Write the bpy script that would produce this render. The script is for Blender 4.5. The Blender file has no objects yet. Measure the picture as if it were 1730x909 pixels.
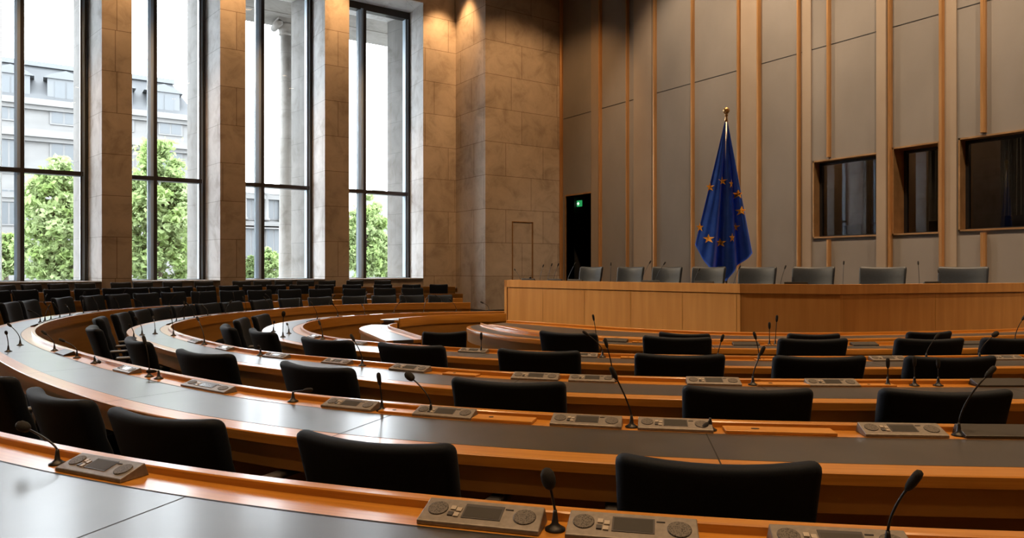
import bpy, bmesh, math, random
import numpy as np
from mathutils import Vector, Matrix
random.seed(7)
sc = bpy.context.scene
COL = sc.collection

# ------------------------------------------------------------------ frame of reference
F, CX, HY, EYE = 1203.0, 865.0, 451.0, 1.43
CY_, SY_ = .8307, .5567            # the camera looks 33.8 degrees off the -X axis


def W(l, d, z=0.0):
    """lateral / depth metres as measured from the camera -> room coordinates"""
    return Vector((l * SY_ - d * CY_, l * CY_ + d * SY_, z))


def gp(px, py, drop):
    """ground-plan (l, d) of a pixel lying on the plane 'drop' below the eye"""
    d = drop * F / (py - HY)
    return ((px - CX) / F * d, d)


def at_depth(px, d):
    return W((px - CX) / F * d, d)


def on_x(px, X):
    t = (px - CX) / F
    d = X / (SY_ * t - CY_)
    return d * (CY_ * t + SY_), d


def on_y(px, Y):
    t = (px - CX) / F
    d = Y / (CY_ * t + SY_)
    return d * (SY_ * t - CY_), d


def zz(py, d):
    return EYE + (HY - py) * d / F


# ------------------------------------------------------------------ materials
def mat(name, base=(.5, .5, .5), rough=.5, metal=0., spec=.5, sheen=0., coat=0.):
    m = bpy.data.materials.new(name)
    m.use_nodes = True
    b = m.node_tree.nodes['Principled BSDF']
    b.inputs['Base Color'].default_value = (*base, 1)
    b.inputs['Roughness'].default_value = rough
    b.inputs['Metallic'].default_value = metal
    b.inputs['Specular IOR Level'].default_value = spec
    if sheen:
        b.inputs['Sheen Weight'].default_value = sheen
        b.inputs['Sheen Roughness'].default_value = .5
    if coat:
        b.inputs['Coat Weight'].default_value = coat
        b.inputs['Coat Roughness'].default_value = .18
    return m


def nd(m, t, **kw):
    n = m.node_tree.nodes.new(t)
    for k, v in kw.items():
        if k in n.inputs:
            n.inputs[k].default_value = v
        else:
            setattr(n, k, v)
    return n


def lk(m, a, ao, b, bi):
    m.node_tree.links.new(a.outputs[ao], b.inputs[bi])


def ramp(m, stops):
    r = nd(m, 'ShaderNodeValToRGB')
    e = r.color_ramp.elements
    while len(e) < len(stops):
        e.new(.5)
    for i, (p, c) in enumerate(stops):
        e[i].position = p
        e[i].color = (*c, 1)
    return r


def noisy(m, c1, c2, scale=(1, 1, 1), nscale=3., detail=5., coord='Object', bump=0., lo=.3, hi=.7, rough=None, bdist=.01):
    """two-tone noise for the base colour, and optionally a bump from a finer noise"""
    b = m.node_tree.nodes['Principled BSDF']
    tc = nd(m, 'ShaderNodeTexCoord')
    mp = nd(m, 'ShaderNodeMapping')
    mp.inputs['Scale'].default_value = scale
    lk(m, tc, coord, mp, 'Vector')
    n = nd(m, 'ShaderNodeTexNoise', Scale=nscale, Detail=detail)
    lk(m, mp, 'Vector', n, 'Vector')
    r = ramp(m, [(lo, c1), (hi, c2)])
    lk(m, n, 'Fac', r, 'Fac')
    lk(m, r, 'Color', b, 'Base Color')
    if bump:
        bp = nd(m, 'ShaderNodeBump', Strength=bump, Distance=bdist)
        lk(m, n, 'Fac', bp, 'Height')
        lk(m, bp, 'Normal', b, 'Normal')
    return n, r, mp


M = {}
m = M['wood'] = mat('wood_rail', rough=.33, spec=.4, coat=.55)
noisy(m, (.41, .168, .022), (.55, .25, .04), (1.2, 28, 28), 2.2, 6, 'UV')
m = M['wood_panel'] = mat('wood_panel', rough=.42, spec=.4)
noisy(m, (.35, .168, .036), (.44, .22, .05), (1.0, 9, 9), 1.6, 6, 'UV')
m = M['wood_dais'] = mat('wood_dais', rough=.4, spec=.4)
noisy(m, (.50, .235, .068), (.61, .31, .10), (5, 5, .35), 2.2, 7)
m = M['wood_small'] = mat('wood_hatch', rough=.33, spec=.5)
noisy(m, (.42, .18, .026), (.54, .25, .042), (3, 40, 20), 2., 5)
m = M['wood_strip'] = mat('bronze_strip', rough=.3, spec=.6, metal=.6)
noisy(m, (.5, .26, .1), (.66, .36, .15), (8, 8, .5), 2., 5)
m = M['bronze'] = mat('bronze_frame', (.45, .26, .12), .35, .6)
noisy(m, (.36, .2, .085), (.5, .29, .13), (2, 2, 2), 2., 3)
m = M['leather'] = mat('leather_top', rough=.34, spec=1.0, coat=.22)
n, r, mp = noisy(m, (.03, .029, .03), (.044, .042, .041), (1, 1, 1), 5., 6, 'Object')
n2 = nd(m, 'ShaderNodeTexNoise', Scale=160., Detail=3.)
bp = nd(m, 'ShaderNodeBump', Strength=.08, Distance=.002)
lk(m, n2, 'Fac', bp, 'Height')
lk(m, bp, 'Normal', m.node_tree.nodes['Principled BSDF'], 'Normal')
M['seam'] = mat('seam_dark', (.012, .011, .01), .6)
m = M['fabric'] = mat('chair_fabric', rough=.72, spec=.22, sheen=.02)
noisy(m, (.0022, .0058, .0125), (.0044, .0105, .021), (1, 1, 1), 260., 2, 'Object', .12, bdist=.002)
m = M['fabric_dais'] = mat('chair_leather', rough=.5, spec=.4, sheen=.02)
noisy(m, (.008, .0125, .02), (.012, .018, .028), (1, 1, 1), 40., 3, 'Object', .1, bdist=.002)
M['arm'] = mat('armrest_plastic', (.085, .085, .088), .4)
M['metal_dark'] = mat('dark_metal', (.014, .014, .016), .4, .4)
M['black'] = mat('black_plastic', (.006, .006, .007), .45)
m = M['foam'] = mat('mic_foam', rough=.9)
noisy(m, (.004, .004, .005), (.012, .012, .013), (1, 1, 1), 400., 2, 'Object', .4, bdist=.002)
m = M['unit'] = mat('unit_metal', rough=.42, metal=.35)
noisy(m, (.17, .155, .14), (.23, .21, .19), (1, 1, 1), 60., 3)
M['unit_dark'] = mat('unit_dark', (.035, .033, .031), .4, .2)
m = M['grille'] = mat('speaker_mesh', rough=.6, metal=.3)
tc = nd(m, 'ShaderNodeTexCoord')
vo = nd(m, 'ShaderNodeTexVoronoi', Scale=260.)
lk(m, tc, 'Object', vo, 'Vector')
r = ramp(m, [(.25, (.015, .014, .013)), (.5, (.11, .1, .09))])
lk(m, vo, 'Distance', r, 'Fac')
lk(m, r, 'Color', m.node_tree.nodes['Principled BSDF'], 'Base Color')
M['screen'] = mat('unit_screen', (.06, .06, .058), .18, 0, .6)
M['button'] = mat('unit_button', (.4, .36, .31), .35, .2)
M['button_dark'] = mat('unit_button_dark', (.04, .04, .045), .4)
m = M['carpet'] = mat('carpet', rough=.95, spec=.1)
noisy(m, (.006, .005, .0045), (.012, .010, .009), (1, 1, 1), 60., 3)
m = M['plaster'] = mat('ceiling_plaster', rough=.9, spec=.2)
noisy(m, (.2, .16, .13), (.23, .185, .15), (1, 1, 1), 1., 3)
m = M['fabric_wall'] = mat('wall_fabric', rough=.9, spec=.15, sheen=.1)
n, r, mp = noisy(m, (.195, .172, .15), (.24, .212, .187), (1, 1, .6), .8, 8)
n2 = nd(m, 'ShaderNodeTexNoise', Scale=45., Detail=3.)
bp = nd(m, 'ShaderNodeBump', Strength=.25, Distance=.01)
lk(m, n2, 'Fac', bp, 'Height')
lk(m, bp, 'Normal', m.node_tree.nodes['Principled BSDF'], 'Normal')
m = M['pilaster'] = mat('wall_pilaster', rough=.8, spec=.2)
noisy(m, (.27, .205, .15), (.32, .25, .185), (1, 1, .6), 1.2, 8)


def stone(name, c1, c2, mortar, bw=1.55, rh=1.12):
    m = mat(name, rough=.75, spec=.25)
    b = m.node_tree.nodes['Principled BSDF']
    tc = nd(m, 'ShaderNodeTexCoord')
    sp = nd(m, 'ShaderNodeSeparateXYZ')
    lk(m, tc, 'Object', sp, 'Vector')
    ad = nd(m, 'ShaderNodeMath', operation='ADD')
    lk(m, sp, 'X', ad, 0)
    lk(m, sp, 'Y', ad, 1)
    cb = nd(m, 'ShaderNodeCombineXYZ')
    lk(m, ad, 0, cb, 'X')
    lk(m, sp, 'Z', cb, 'Y')
    br = nd(m, 'ShaderNodeTexBrick', Scale=1.)
    br.inputs['Mortar Size'].default_value = .009
    br.inputs['Mortar Smooth'].default_value = .3
    br.inputs['Brick Width'].default_value = bw
    br.inputs['Row Height'].default_value = rh
    br.inputs['Color1'].default_value = (*c1, 1)
    br.inputs['Color2'].default_value = (*c2, 1)
    br.inputs['Mortar'].default_value = (*mortar, 1)
    br.offset = .42
    br.squash = 1.25
    br.squash_frequency = 3
    lk(m, cb, 0, br, 'Vector')
    n = nd(m, 'ShaderNodeTexNoise', Scale=1.5, Detail=10., Roughness=.66, Distortion=.6)
    lk(m, tc, 'Object', n, 'Vector')
    r = ramp(m, [(.3, (.56, .51, .46)), (.5, (.95, .93, .91)), (.68, (1.14, 1.12, 1.1))])
    lk(m, n, 'Fac', r, 'Fac')
    mx = nd(m, 'ShaderNodeMix', data_type='RGBA', blend_type='MULTIPLY')
    mx.inputs[0].default_value = .75
    lk(m, br, 'Color', mx, 6)
    lk(m, r, 'Color', mx, 7)
    lk(m, mx, 2, b, 'Base Color')
    bp = nd(m, 'ShaderNodeBump', Strength=.3, Distance=.02)
    lk(m, n, 'Fac', bp, 'Height')
    lk(m, bp, 'Normal', b, 'Normal')
    return m


M['stone'] = stone('stone_blocks', (.52, .455, .39), (.45, .385, .325), (.2, .15, .11))
M['stone_out'] = stone('stone_outside', (.2, .195, .185), (.185, .18, .17), (.13, .125, .12))
M['stone_daylit'] = stone('stone_daylit', (.70, .70, .70), (.65, .65, .65), (.42, .41, .40))  # paler copy of the wall stone, daylight put into its colour
M['alu'] = mat('window_aluminium', (.40, .50, .60), .45, 0.)  # sky reflection on the frames put into the bluish base colour
M['alu_dark'] = mat('transom_dark', (.035, .03, .028), .45, .3)


def glass(name, refl, tint=(1, 1, 1), rough=0.0):
    m = bpy.data.materials.new(name)
    m.use_nodes = True
    nt = m.node_tree
    nt.nodes.clear()
    o = nd(m, 'ShaderNodeOutputMaterial')
    t = nd(m, 'ShaderNodeBsdfTransparent', Color=(*tint, 1))
    g = nd(m, 'ShaderNodeBsdfGlossy', Roughness=rough)
    fr = nd(m, 'ShaderNodeLayerWeight', Blend=.5)
    pw = nd(m, 'ShaderNodeMath', operation='POWER')
    pw.inputs[1].default_value = 5.0
    ma = nd(m, 'ShaderNodeMath', operation='MULTIPLY_ADD')
    ma.inputs[1].default_value = .9
    ma.inputs[2].default_value = .045
    lk(m, fr, 'Facing', pw, 0)
    lk(m, pw, 0, ma, 0)
    ml = nd(m, 'ShaderNodeMath', operation='MULTIPLY', use_clamp=True)
    ml.inputs[1].default_value = refl
    mx = nd(m, 'ShaderNodeMixShader')
    lk(m, ma, 0, ml, 0)
    lk(m, ml, 0, mx, 0)
    lk(m, t, 0, mx, 1)
    lk(m, g, 0, mx, 2)
    lk(m, mx, 0, o, 0)
    return m


M['glass'] = glass('window_glass', .6)
M['glass_booth'] = glass('booth_glass', 1.6, (.55, .53, .5), .02)
M['facade'] = mat('facade_stone', rough=.85, spec=.2)
noisy(M['facade'], (.118, .1165, .114), (.14, .138, .135), (1, 1, 4), .5, 6)
M['slate'] = mat('slate_roof', rough=.7)
noisy(M['slate'], (.036, .038, .041), (.047, .05, .053), (1, 1, 3), .6, 6)
M['zinc'] = mat('dormer_zinc', (.07, .075, .08), .5)
M['pane_far'] = mat('far_pane', (.055, .062, .068), .4)
M['sash'] = mat('far_sash', (.1, .1, .1), .6)
M['hill'] = mat('hill_wood', rough=.9)
noisy(M['hill'], (.07, .08, .073), (.1, .11, .097), (1, 1, 1), .12, 8)
M['paving'] = mat('plaza', rough=.85)
noisy(M['paving'], (.13, .13, .127), (.16, .157, .154), (1, 1, 1), .4, 6)
M['bark'] = mat('bark', (.09, .07, .05), .9)


def leaf_mat(name, c1, c2):
    m = bpy.data.materials.new(name)
    m.use_nodes = True
    nt = m.node_tree
    nt.nodes.clear()
    o = nd(m, 'ShaderNodeOutputMaterial')
    tc = nd(m, 'ShaderNodeTexCoord')
    n = nd(m, 'ShaderNodeTexNoise', Scale=1.1, Detail=4.)
    lk(m, tc, 'Object', n, 'Vector')
    r = ramp(m, [(.35, c1), (.65, c2)])
    lk(m, n, 'Fac', r, 'Fac')
    d = nd(m, 'ShaderNodeBsdfDiffuse')
    t = nd(m, 'ShaderNodeBsdfTranslucent')
    lk(m, r, 0, d, 'Color')
    lk(m, r, 0, t, 'Color')
    mx = nd(m, 'ShaderNodeMixShader')
    mx.inputs[0].default_value = .45
    lk(m, d, 0, mx, 1)
    lk(m, t, 0, mx, 2)
    lk(m, mx, 0, o, 0)
    return m


M['leaf'] = leaf_mat('maple_leaves', (.2, .28, .09), (.33, .40, .21))
M['leaf_dark'] = leaf_mat('shrub_leaves', (.10, .15, .055), (.17, .22, .1))
m = M['flag'] = mat('flag_cloth', rough=.75, spec=.2, sheen=.2)
noisy(m, (.010, .062, .38), (.014, .085, .47), (1, 1, 1), 6., 3)
M['star'] = mat('flag_star', (.85, .47, .06), .7)
M['brass'] = mat('brass', (.62, .42, .2), .28, .9)
M['steel'] = mat('pole_steel', (.45, .42, .38), .35, .8)


def emit(name, col, s):
    m = bpy.data.materials.new(name)
    m.use_nodes = True
    b = m.node_tree.nodes['Principled BSDF']
    b.inputs['Base Color'].default_value = (*col, 1)
    b.inputs['Emission Color'].default_value = (*col, 1)
    b.inputs['Emission Strength'].default_value = s
    return m


M['exit'] = emit('exit_sign_green', (.03, .42, .12), .55)
M['exit_white'] = emit('exit_sign_white', (.8, .95, .8), .8)
M['lamp'] = emit('lamp_lens', (1, .72, .42), 6.)
M['booth_wall'] = mat('booth_wall', (.05, .032, .02), .8)
M['booth_shelf'] = mat('booth_shelf', (.012, .01, .009), .7)
M['booth_curtain'] = mat('booth_curtain', (.1, .1, .095), .9)


# ------------------------------------------------------------------ object helpers
def link(name, me, m, parent=None, loc=None, smooth=False):
    if m is not None:
        for k in (m if isinstance(m, (list, tuple)) else [m]):
            me.materials.append(k)
    if smooth:
        me.polygons.foreach_set('use_smooth', [True] * len(me.polygons))
    o = bpy.data.objects.new(name, me)
    COL.objects.link(o)
    if parent is not None:
        o.parent = parent
    if loc is not None:
        o.location = loc
    return o


def from_bm(name, bm, m, parent=None, smooth=False, loc=None, angle=None):
    bmesh.ops.recalc_face_normals(bm, faces=bm.faces)
    me = bpy.data.meshes.new(name)
    bm.to_mesh(me)
    bm.free()
    o = link(name, me, m, parent, loc, smooth or angle is not None)
    if angle is not None:
        me.set_sharp_from_angle(angle=math.radians(angle))
    return o


def empty(name, loc=(0, 0, 0), rz=0.0):
    o = bpy.data.objects.new(name, None)
    o.empty_display_size = .1
    COL.objects.link(o)
    o.location = loc
    o.rotation_euler = (0, 0, rz)
    return o


def tag(o, label, cat, group=None, kind=None):
    o['label'] = label
    o['category'] = cat
    if group:
        o['group'] = group
    if kind:
        o['kind'] = kind
    return o


def struct(o, label=None):
    o['kind'] = 'structure'
    return o


def copy_tree(o, parent=None):
    c = o.copy()
    COL.objects.link(c)
    if parent is not None:
        c.parent = parent
    for ch in list(o.children):
        copy_tree(ch, c)
    return c


def add_box(bm, x0, x1, y0, y1, z0, z1, mi=0, mtx=None):
    vs = [bm.verts.new((x, y, z)) for x in (x0, x1) for y in (y0, y1) for z in (z0, z1)]
    if mtx is not None:
        for v in vs:
            v.co = mtx @ v.co
    idx = [(0, 1, 3, 2), (4, 6, 7, 5), (0, 4, 5, 1), (2, 3, 7, 6), (0, 2, 6, 4), (1, 5, 7, 3)]
    fs = []
    for f in idx:
        fc = bm.faces.new([vs[i] for i in f])
        fc.material_index = mi
        fs.append(fc)
    return vs, fs


def rbox(bm, x0, x1, y0, y1, z0, z1, r=.005, seg=2, mi=0):
    t = bmesh.new()
    add_box(t, x0, x1, y0, y1, z0, z1, mi)
    bmesh.ops.recalc_face_normals(t, faces=t.faces)
    bmesh.ops.bevel(t, geom=t.edges[:], offset=r, segments=seg, profile=.5, affect='EDGES', clamp_overlap=True)
    merge(bm, t)


def merge(bm, t):
    mp = {v: bm.verts.new(v.co) for v in t.verts}
    for f in t.faces:
        try:
            nf = bm.faces.new([mp[v] for v in f.verts])
            nf.material_index = f.material_index
            nf.smooth = f.smooth
        except ValueError:
            pass
    t.free()


def add_prism(bm, poly, z0, z1, mi=0):
    lo = [bm.verts.new((p[0], p[1], z0)) for p in poly]
    hi = [bm.verts.new((p[0], p[1], z1)) for p in poly]
    n = len(poly)
    fs = [bm.faces.new(lo[::-1]), bm.faces.new(hi)]
    for i in range(n):
        j = (i + 1) % n
        fs.append(bm.faces.new((lo[i], lo[j], hi[j], hi[i])))
    for f in fs:
        f.material_index = mi


def add_lathe(bm, prof, seg=16, c=(0, 0, 0), mi=0):
    rings = []
    for r, z in prof:
        rings.append([bm.verts.new((c[0] + r * math.cos(2 * math.pi * k / seg), c[1] + r * math.sin(2 * math.pi * k / seg), c[2] + z)) for k in range(seg)])
    for a, b in zip(rings, rings[1:]):
        for k in range(seg):
            f = bm.faces.new((a[k], a[(k + 1) % seg], b[(k + 1) % seg], b[k]))
            f.smooth = True
            f.material_index = mi
    for rg in (rings[0][::-1], rings[-1]):
        f = bm.faces.new(rg)
        f.material_index = mi


def add_tube(bm, pts, rad, seg=8, mi=0, caps=True):
    pts = [Vector(p) for p in pts]
    rads = rad if isinstance(rad, (list, tuple)) else [rad] * len(pts)
    rings = []
    prev = None
    for i, p in enumerate(pts):
        a = pts[max(i - 1, 0)]
        b = pts[min(i + 1, len(pts) - 1)]
        t = (b - a).normalized()
        if prev is None:
            n = t.orthogonal().normalized()
        else:
            n = (prev - t * prev.dot(t)).normalized()
        prev = n
        q = t.cross(n)
        rings.append([bm.verts.new(p + (n * math.cos(2 * math.pi * k / seg) + q * math.sin(2 * math.pi * k / seg)) * rads[i]) for k in range(seg)])
    for a, b in zip(rings, rings[1:]):
        for k in range(seg):
            f = bm.faces.new((a[k], a[(k + 1) % seg], b[(k + 1) % seg], b[k]))
            f.smooth = True
            f.material_index = mi
    if caps:
        bm.faces.new(rings[0][::-1]).material_index = mi
        bm.faces.new(rings[-1]).material_index = mi


ORD = ['first', 'second', 'third', 'fourth', 'fifth', 'sixth', 'seventh', 'eighth', 'ninth', 'tenth', 'eleventh', 'twelfth', 'thirteenth', 'fourteenth', 'fifteenth', 'sixteenth', 'seventeenth', 'eighteenth', 'nineteenth', 'twentieth',
       'twenty-first', 'twenty-second', 'twenty-third', 'twenty-fourth', 'twenty-fifth', 'twenty-sixth', 'twenty-seventh', 'twenty-eighth', 'twenty-ninth', 'thirtieth']

# ------------------------------------------------------------------ camera
cam = bpy.data.cameras.new('camera')
cam.sensor_width = 36.0
cam.lens = 36.0 * F / 1730.0
cam.shift_y = -(454.5 - HY) / 1730.0
cam.clip_start = .05
cam.clip_end = 800
co = bpy.data.objects.new('camera', cam)
COL.objects.link(co)
co.location = (0, 0, EYE)
vd = Vector((-CY_, SY_, 0))
co.rotation_euler = vd.to_track_quat('-Z', 'Y').to_euler()
sc.camera = co

# ================================================================== ROOM SHELL
XW, XG, XO = -22.0, -23.3, -24.5       # inner face of the piers, glass plane, outer face of the piers
YB = 15.5                              # back wall
XR, YF, ZC = 7.5, -15.0, 11.6          # other walls, ceiling
SILL, SOFF = 1.0, 10.5

bm = bmesh.new()
add_box(bm, XO, XR + .3, YF - .3, YB + 4.5, -.2, 0)
struct(from_bm('floor', bm, M['carpet']))
bm = bmesh.new()
add_box(bm, XO, XR + .3, YF - .3, YB + 4.5, ZC, ZC + .3)
struct(from_bm('ceiling', bm, M['plaster']))

# window wall: pier plans (inner face edge Ys by pixel, glass-plane Ys)
pin = [(172, 223), (372, 415), (549, 590)]
openings = []                          # (Y0 inner, Y1 inner, Y1 at the glass)
yi = lambda px: on_x(px, XW)[0]
yg = lambda px: on_x(px, XG)[0]
e_in = [yi(p) for p in (172, 223, 372, 415, 549, 590, 715)]
gl = [yg(p) for p in (147, 345, 525, 690)]
openings = [(e_in[0] - 2.36, e_in[0], gl[0]), (e_in[1], e_in[2], gl[1]), (e_in[3], e_in[4], gl[2]), (e_in[5], e_in[6], gl[3])]
w0 = openings[0][0]
for k in range(4):                     # the row of windows goes on beside the camera
    y1 = w0 - .74 - k * 3.1
    openings.insert(0, (y1 - 2.36, y1, y1 - .25))
bm = bmesh.new()
edges = [YF] + [v for o in openings for v in o[:2]] + [on_x(770, XW)[0]]
for k in range(0, len(edges), 2):      # piers
    a, b = edges[k], edges[k + 1]
    ga = openings[k // 2 - 1][2] if k else a
    gb = openings[k // 2][0] if k // 2 < len(openings) else b
    if k == 0 or k // 2 == len(openings):
        gb = b if k // 2 == len(openings) else gb
    poly = [(XW, a), (XW, b), (XG, gb), (XO, gb + (.0 if k // 2 == len(openings) else .1)), (XO, ga - .28 if k else a), (XG, ga)]
    add_prism(bm, poly, 0, SOFF)
for a, b, g in openings:
    add_box(bm, XO + .02, XW - .02, a - .05, b + .05, 0, SILL)
add_box(bm, XO, XW, YF, edges[-1], SOFF, ZC)
bm.normal_update()
for f in bm.faces:                     # window reveals: same stone, daylight painted in with a paler copy
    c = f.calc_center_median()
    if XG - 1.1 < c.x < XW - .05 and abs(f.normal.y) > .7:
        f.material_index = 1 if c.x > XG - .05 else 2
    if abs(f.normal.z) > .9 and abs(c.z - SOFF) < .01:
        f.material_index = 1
struct(from_bm('wall_left', bm, [M['stone'], M['stone_daylit'], M['stone_out']]))

# windows: frame, mullion, transom, pane
mull_px = [33, 257, 438, 610]
for i, (a, b, g) in enumerate(openings):
    w = struct(empty('window_%d' % (i + 1), (XG, (a + g) / 2, SILL)))
    cy = (a + g) / 2
    ym = yg(mull_px[i - 4]) if i >= 4 else a + (g - a) * .45
    bm = bmesh.new()
    for y0, y1 in ((a, a + .1), (g - .17, g)):
        add_box(bm, -.12, .12, y0 - cy, y1 - cy, 0, SOFF - SILL - .2)
    add_box(bm, -.12, .12, a - cy, g - cy, 0, .07)
    from_bm('window_frame', bm, M['alu'], w)
    bm = bmesh.new()
    add_box(bm, -.12, .14, a - cy, g - cy, SOFF - SILL - .24, SOFF - SILL)
    from_bm('head_frame', bm, M['alu_dark'], w)
    bm = bmesh.new()
    add_prism(bm, [(-.14, ym - cy - .12), (.06, ym - cy - .12), (.16, ym - cy - .05), (.16, ym - cy + .02), (-.14, ym - cy + .02)], 0, SOFF - SILL - .2)
    mu = from_bm('mullion', bm, M['alu'], w)
    bm = bmesh.new()
    add_box(bm, -.14, .2, ym - cy + .02, ym - cy + .11, 0, SOFF - SILL - .2)
    from_bm('mullion_dark_side', bm, M['alu_dark'], mu)  # shaded side of the mullion, its shade put into the dark colour
    bm = bmesh.new()
    add_box(bm, .12, .16, g - .055 - cy, g - .015 - cy, 0, SOFF - SILL - .2)
    add_box(bm, .12, .15, g - .15 - cy, g - .12 - cy, 0, SOFF - SILL - .2)
    from_bm('frame_gasket', bm, M['alu_dark'], w)
    bm = bmesh.new()
    add_box(bm, -.1, .18, a + .1 - cy, g - .1 - cy, 2.96, 3.08)
    from_bm('transom', bm, M['alu_dark'], w)
    bm = bmesh.new()
    add_box(bm, -.015, .015, a - cy, g - cy, .03, SOFF - SILL - .1)
    from_bm('pane', bm, M['glass'], w)
    bm = bmesh.new()
    rbox(bm, .1, XW - XG + .05, a - cy + .01, b - cy - .01, .0, .045, .01)
    from_bm('window_sill', bm, M['stone_out'], w)

# stone corner mass between the windows and the back wall
YP = on_x(770, XW)[0]
XP = YP / ((CY_ * (820 - CX) / F + SY_)) * (SY_ * (820 - CX) / F - CY_)
bm = bmesh.new()
add_prism(bm, [(XO, YP), (XP, YP), (XP, YB + .4), (XO, YB + .4)], 0, ZC)
struct(from_bm('wall_corner', bm, M['stone']))
# flush stone door with a fine metal frame in the corner mass
ya, da = on_x(866, XP)
yb, db = on_x(898, XP)
zt = zz(376, (da + db) / 2)
dr = struct(empty('door_1', (XP, (ya + yb) / 2, 0)))
hw = (yb - ya) / 2
bm = bmesh.new()
add_box(bm, 0, .012, -hw, hw, 0.02, zt)
from_bm('door_leaf', bm, M['stone'], dr)
bm = bmesh.new()
for y0, y1, z0, z1 in ((-hw - .03, -hw, 0, zt + .03), (hw, hw + .05, 0, zt + .03), (-hw, hw, zt, zt + .03)):
    add_box(bm, 0, .03, y0, y1, z0, z1)
from_bm('door_frame', bm, M['bronze'], dr)
bm = bmesh.new()
add_lathe(bm, [(.02, 0), (.02, .05), (.035, .055), (.035, .075)], 10)
bmesh.ops.rotate(bm, verts=bm.verts, matrix=Matrix.Rotation(math.pi / 2, 3, 'Y'))
bmesh.ops.translate(bm, verts=bm.verts, vec=(.012, hw * .75, 1.05))
from_bm('door_handle', bm, M['metal_dark'], dr)

# back wall with openings for the passage door and three interpreter booths
bx = lambda px: on_y(px, YB)[0]
bz = lambda px, py: zz(py, on_y(px, YB)[1])
holes = [(bx(957), bx(1000), 0, bz(980, 329)),
         (bx(1374), bx(1486), bz(1430, 401), bz(1430, 265)),
         (bx(1508), bx(1589), bz(1550, 396), bz(1550, 244)),
         (bx(1620), bx(1850), bz(1700, 388), bz(1700, 223))]
xs = sorted({XO, XR} | {v for h in holes for v in h[:2]})
zs = sorted({0, ZC} | {v for h in holes for v in h[2:]})
bm = bmesh.new()
for xa, xb in zip(xs, xs[1:]):
    run = None
    for za, zb in zip(zs, zs[1:]):
        cx_, cz_ = (xa + xb) / 2, (za + zb) / 2
        if not any(h[0] < cx_ < h[1] and h[2] < cz_ < h[3] for h in holes):
            add_box(bm, xa, xb, YB, YB + .35, za, zb)
struct(from_bm('wall_back', bm, M['fabric_wall']))
# joints, pilasters, strips
zj = bz(1250, 118)
n_trim = [0]


def trim(bm, m):
    n_trim[0] += 1
    return struct(from_bm('trim_%d' % n_trim[0], bm, m))


def seg_z(x0, x1):
    """heights left free of booths above x0..x1"""
    cuts = sorted((h[2] - .04, h[3] + .04) for h in holes if h[0] < x1 and h[1] > x0)
    out, z = [], 0
    for a, b in cuts:
        if a > z:
            out.append((z, a))
        z = b
    out.append((z, ZC))
    return out


for p0, p1, th in ((1000.5, 1013, .05), (1074, 1104, .09), (1253, 1280, .04), (1357, 1371.5, .04), (1487, 1503, .16), (1596, 1617, .035)):
    bm = bmesh.new()
    for z0, z1 in seg_z(bx(p0), bx(p1)):
        add_box(bm, bx(p0), bx(p1), YB - th, YB, z0, z1)
    trim(bm, M['pilaster'])
for px, wd in ((950, .12), (1016, .1), (1062, .08), (1108, .11), (1172, .1), (1250, .1), (1284, .12), (1351.5, .1), (1402, .1), (1505.5, .1), (1593, .14), (1663, .13)):
    bm = bmesh.new()
    x = bx(px)
    wd *= .72
    for z0, z1 in seg_z(x - .03, x + .03):
        t = bmesh.new()
        add_prism(t, [(x - wd / 2, YB), (x - wd / 2, YB - .07), (x - wd / 4, YB - .11), (x + wd / 4, YB - .11), (x + wd / 2, YB - .07), (x + wd / 2, YB)], z0, z1)
        merge(bm, t)
    trim(bm, M['wood_strip'])
bm = bmesh.new()
add_box(bm, bx(952), XR, YB - .006, YB, zj - .008, zj + .008)
trim(bm, M['seam'])
# booths
for i, h in enumerate(holes[1:]):
    w = struct(empty('window_%d' % (20 + i), ((h[0] + h[1]) / 2, YB, h[2])))
    hw, hh = (h[1] - h[0]) / 2, h[3] - h[2]
    dp = .3 if i != 1 else .5
    bm = bmesh.new()
    f = .035
    for x0, x1, z0, z1 in ((-hw, -hw + f, 0, hh), (hw - f, hw, 0, hh), (-hw, hw, 0, f), (-hw, hw, hh - f, hh)):
        add_box(bm, x0, x1, -.03, dp, z0, z1)
    from_bm('window_frame', bm, M['bronze'], w)
    bm = bmesh.new()
    add_box(bm, -hw, hw, dp - .06, dp - .045, 0, hh)
    from_bm('pane', bm, M['glass_booth'], w)
    bm = bmesh.new()
    for x0, x1, z0, z1 in ((-hw + f, -hw + f + .06, f, hh - f), (hw - f - .04, hw - f, f, hh - f), (-hw + f, hw - f, hh - f - .06, hh - f), (-hw + f, hw - f, f, f + .03)):
        add_box(bm, x0, x1, dp - .1, dp, z0, z1)
    from_bm('gasket', bm, M['black'], w)
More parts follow.
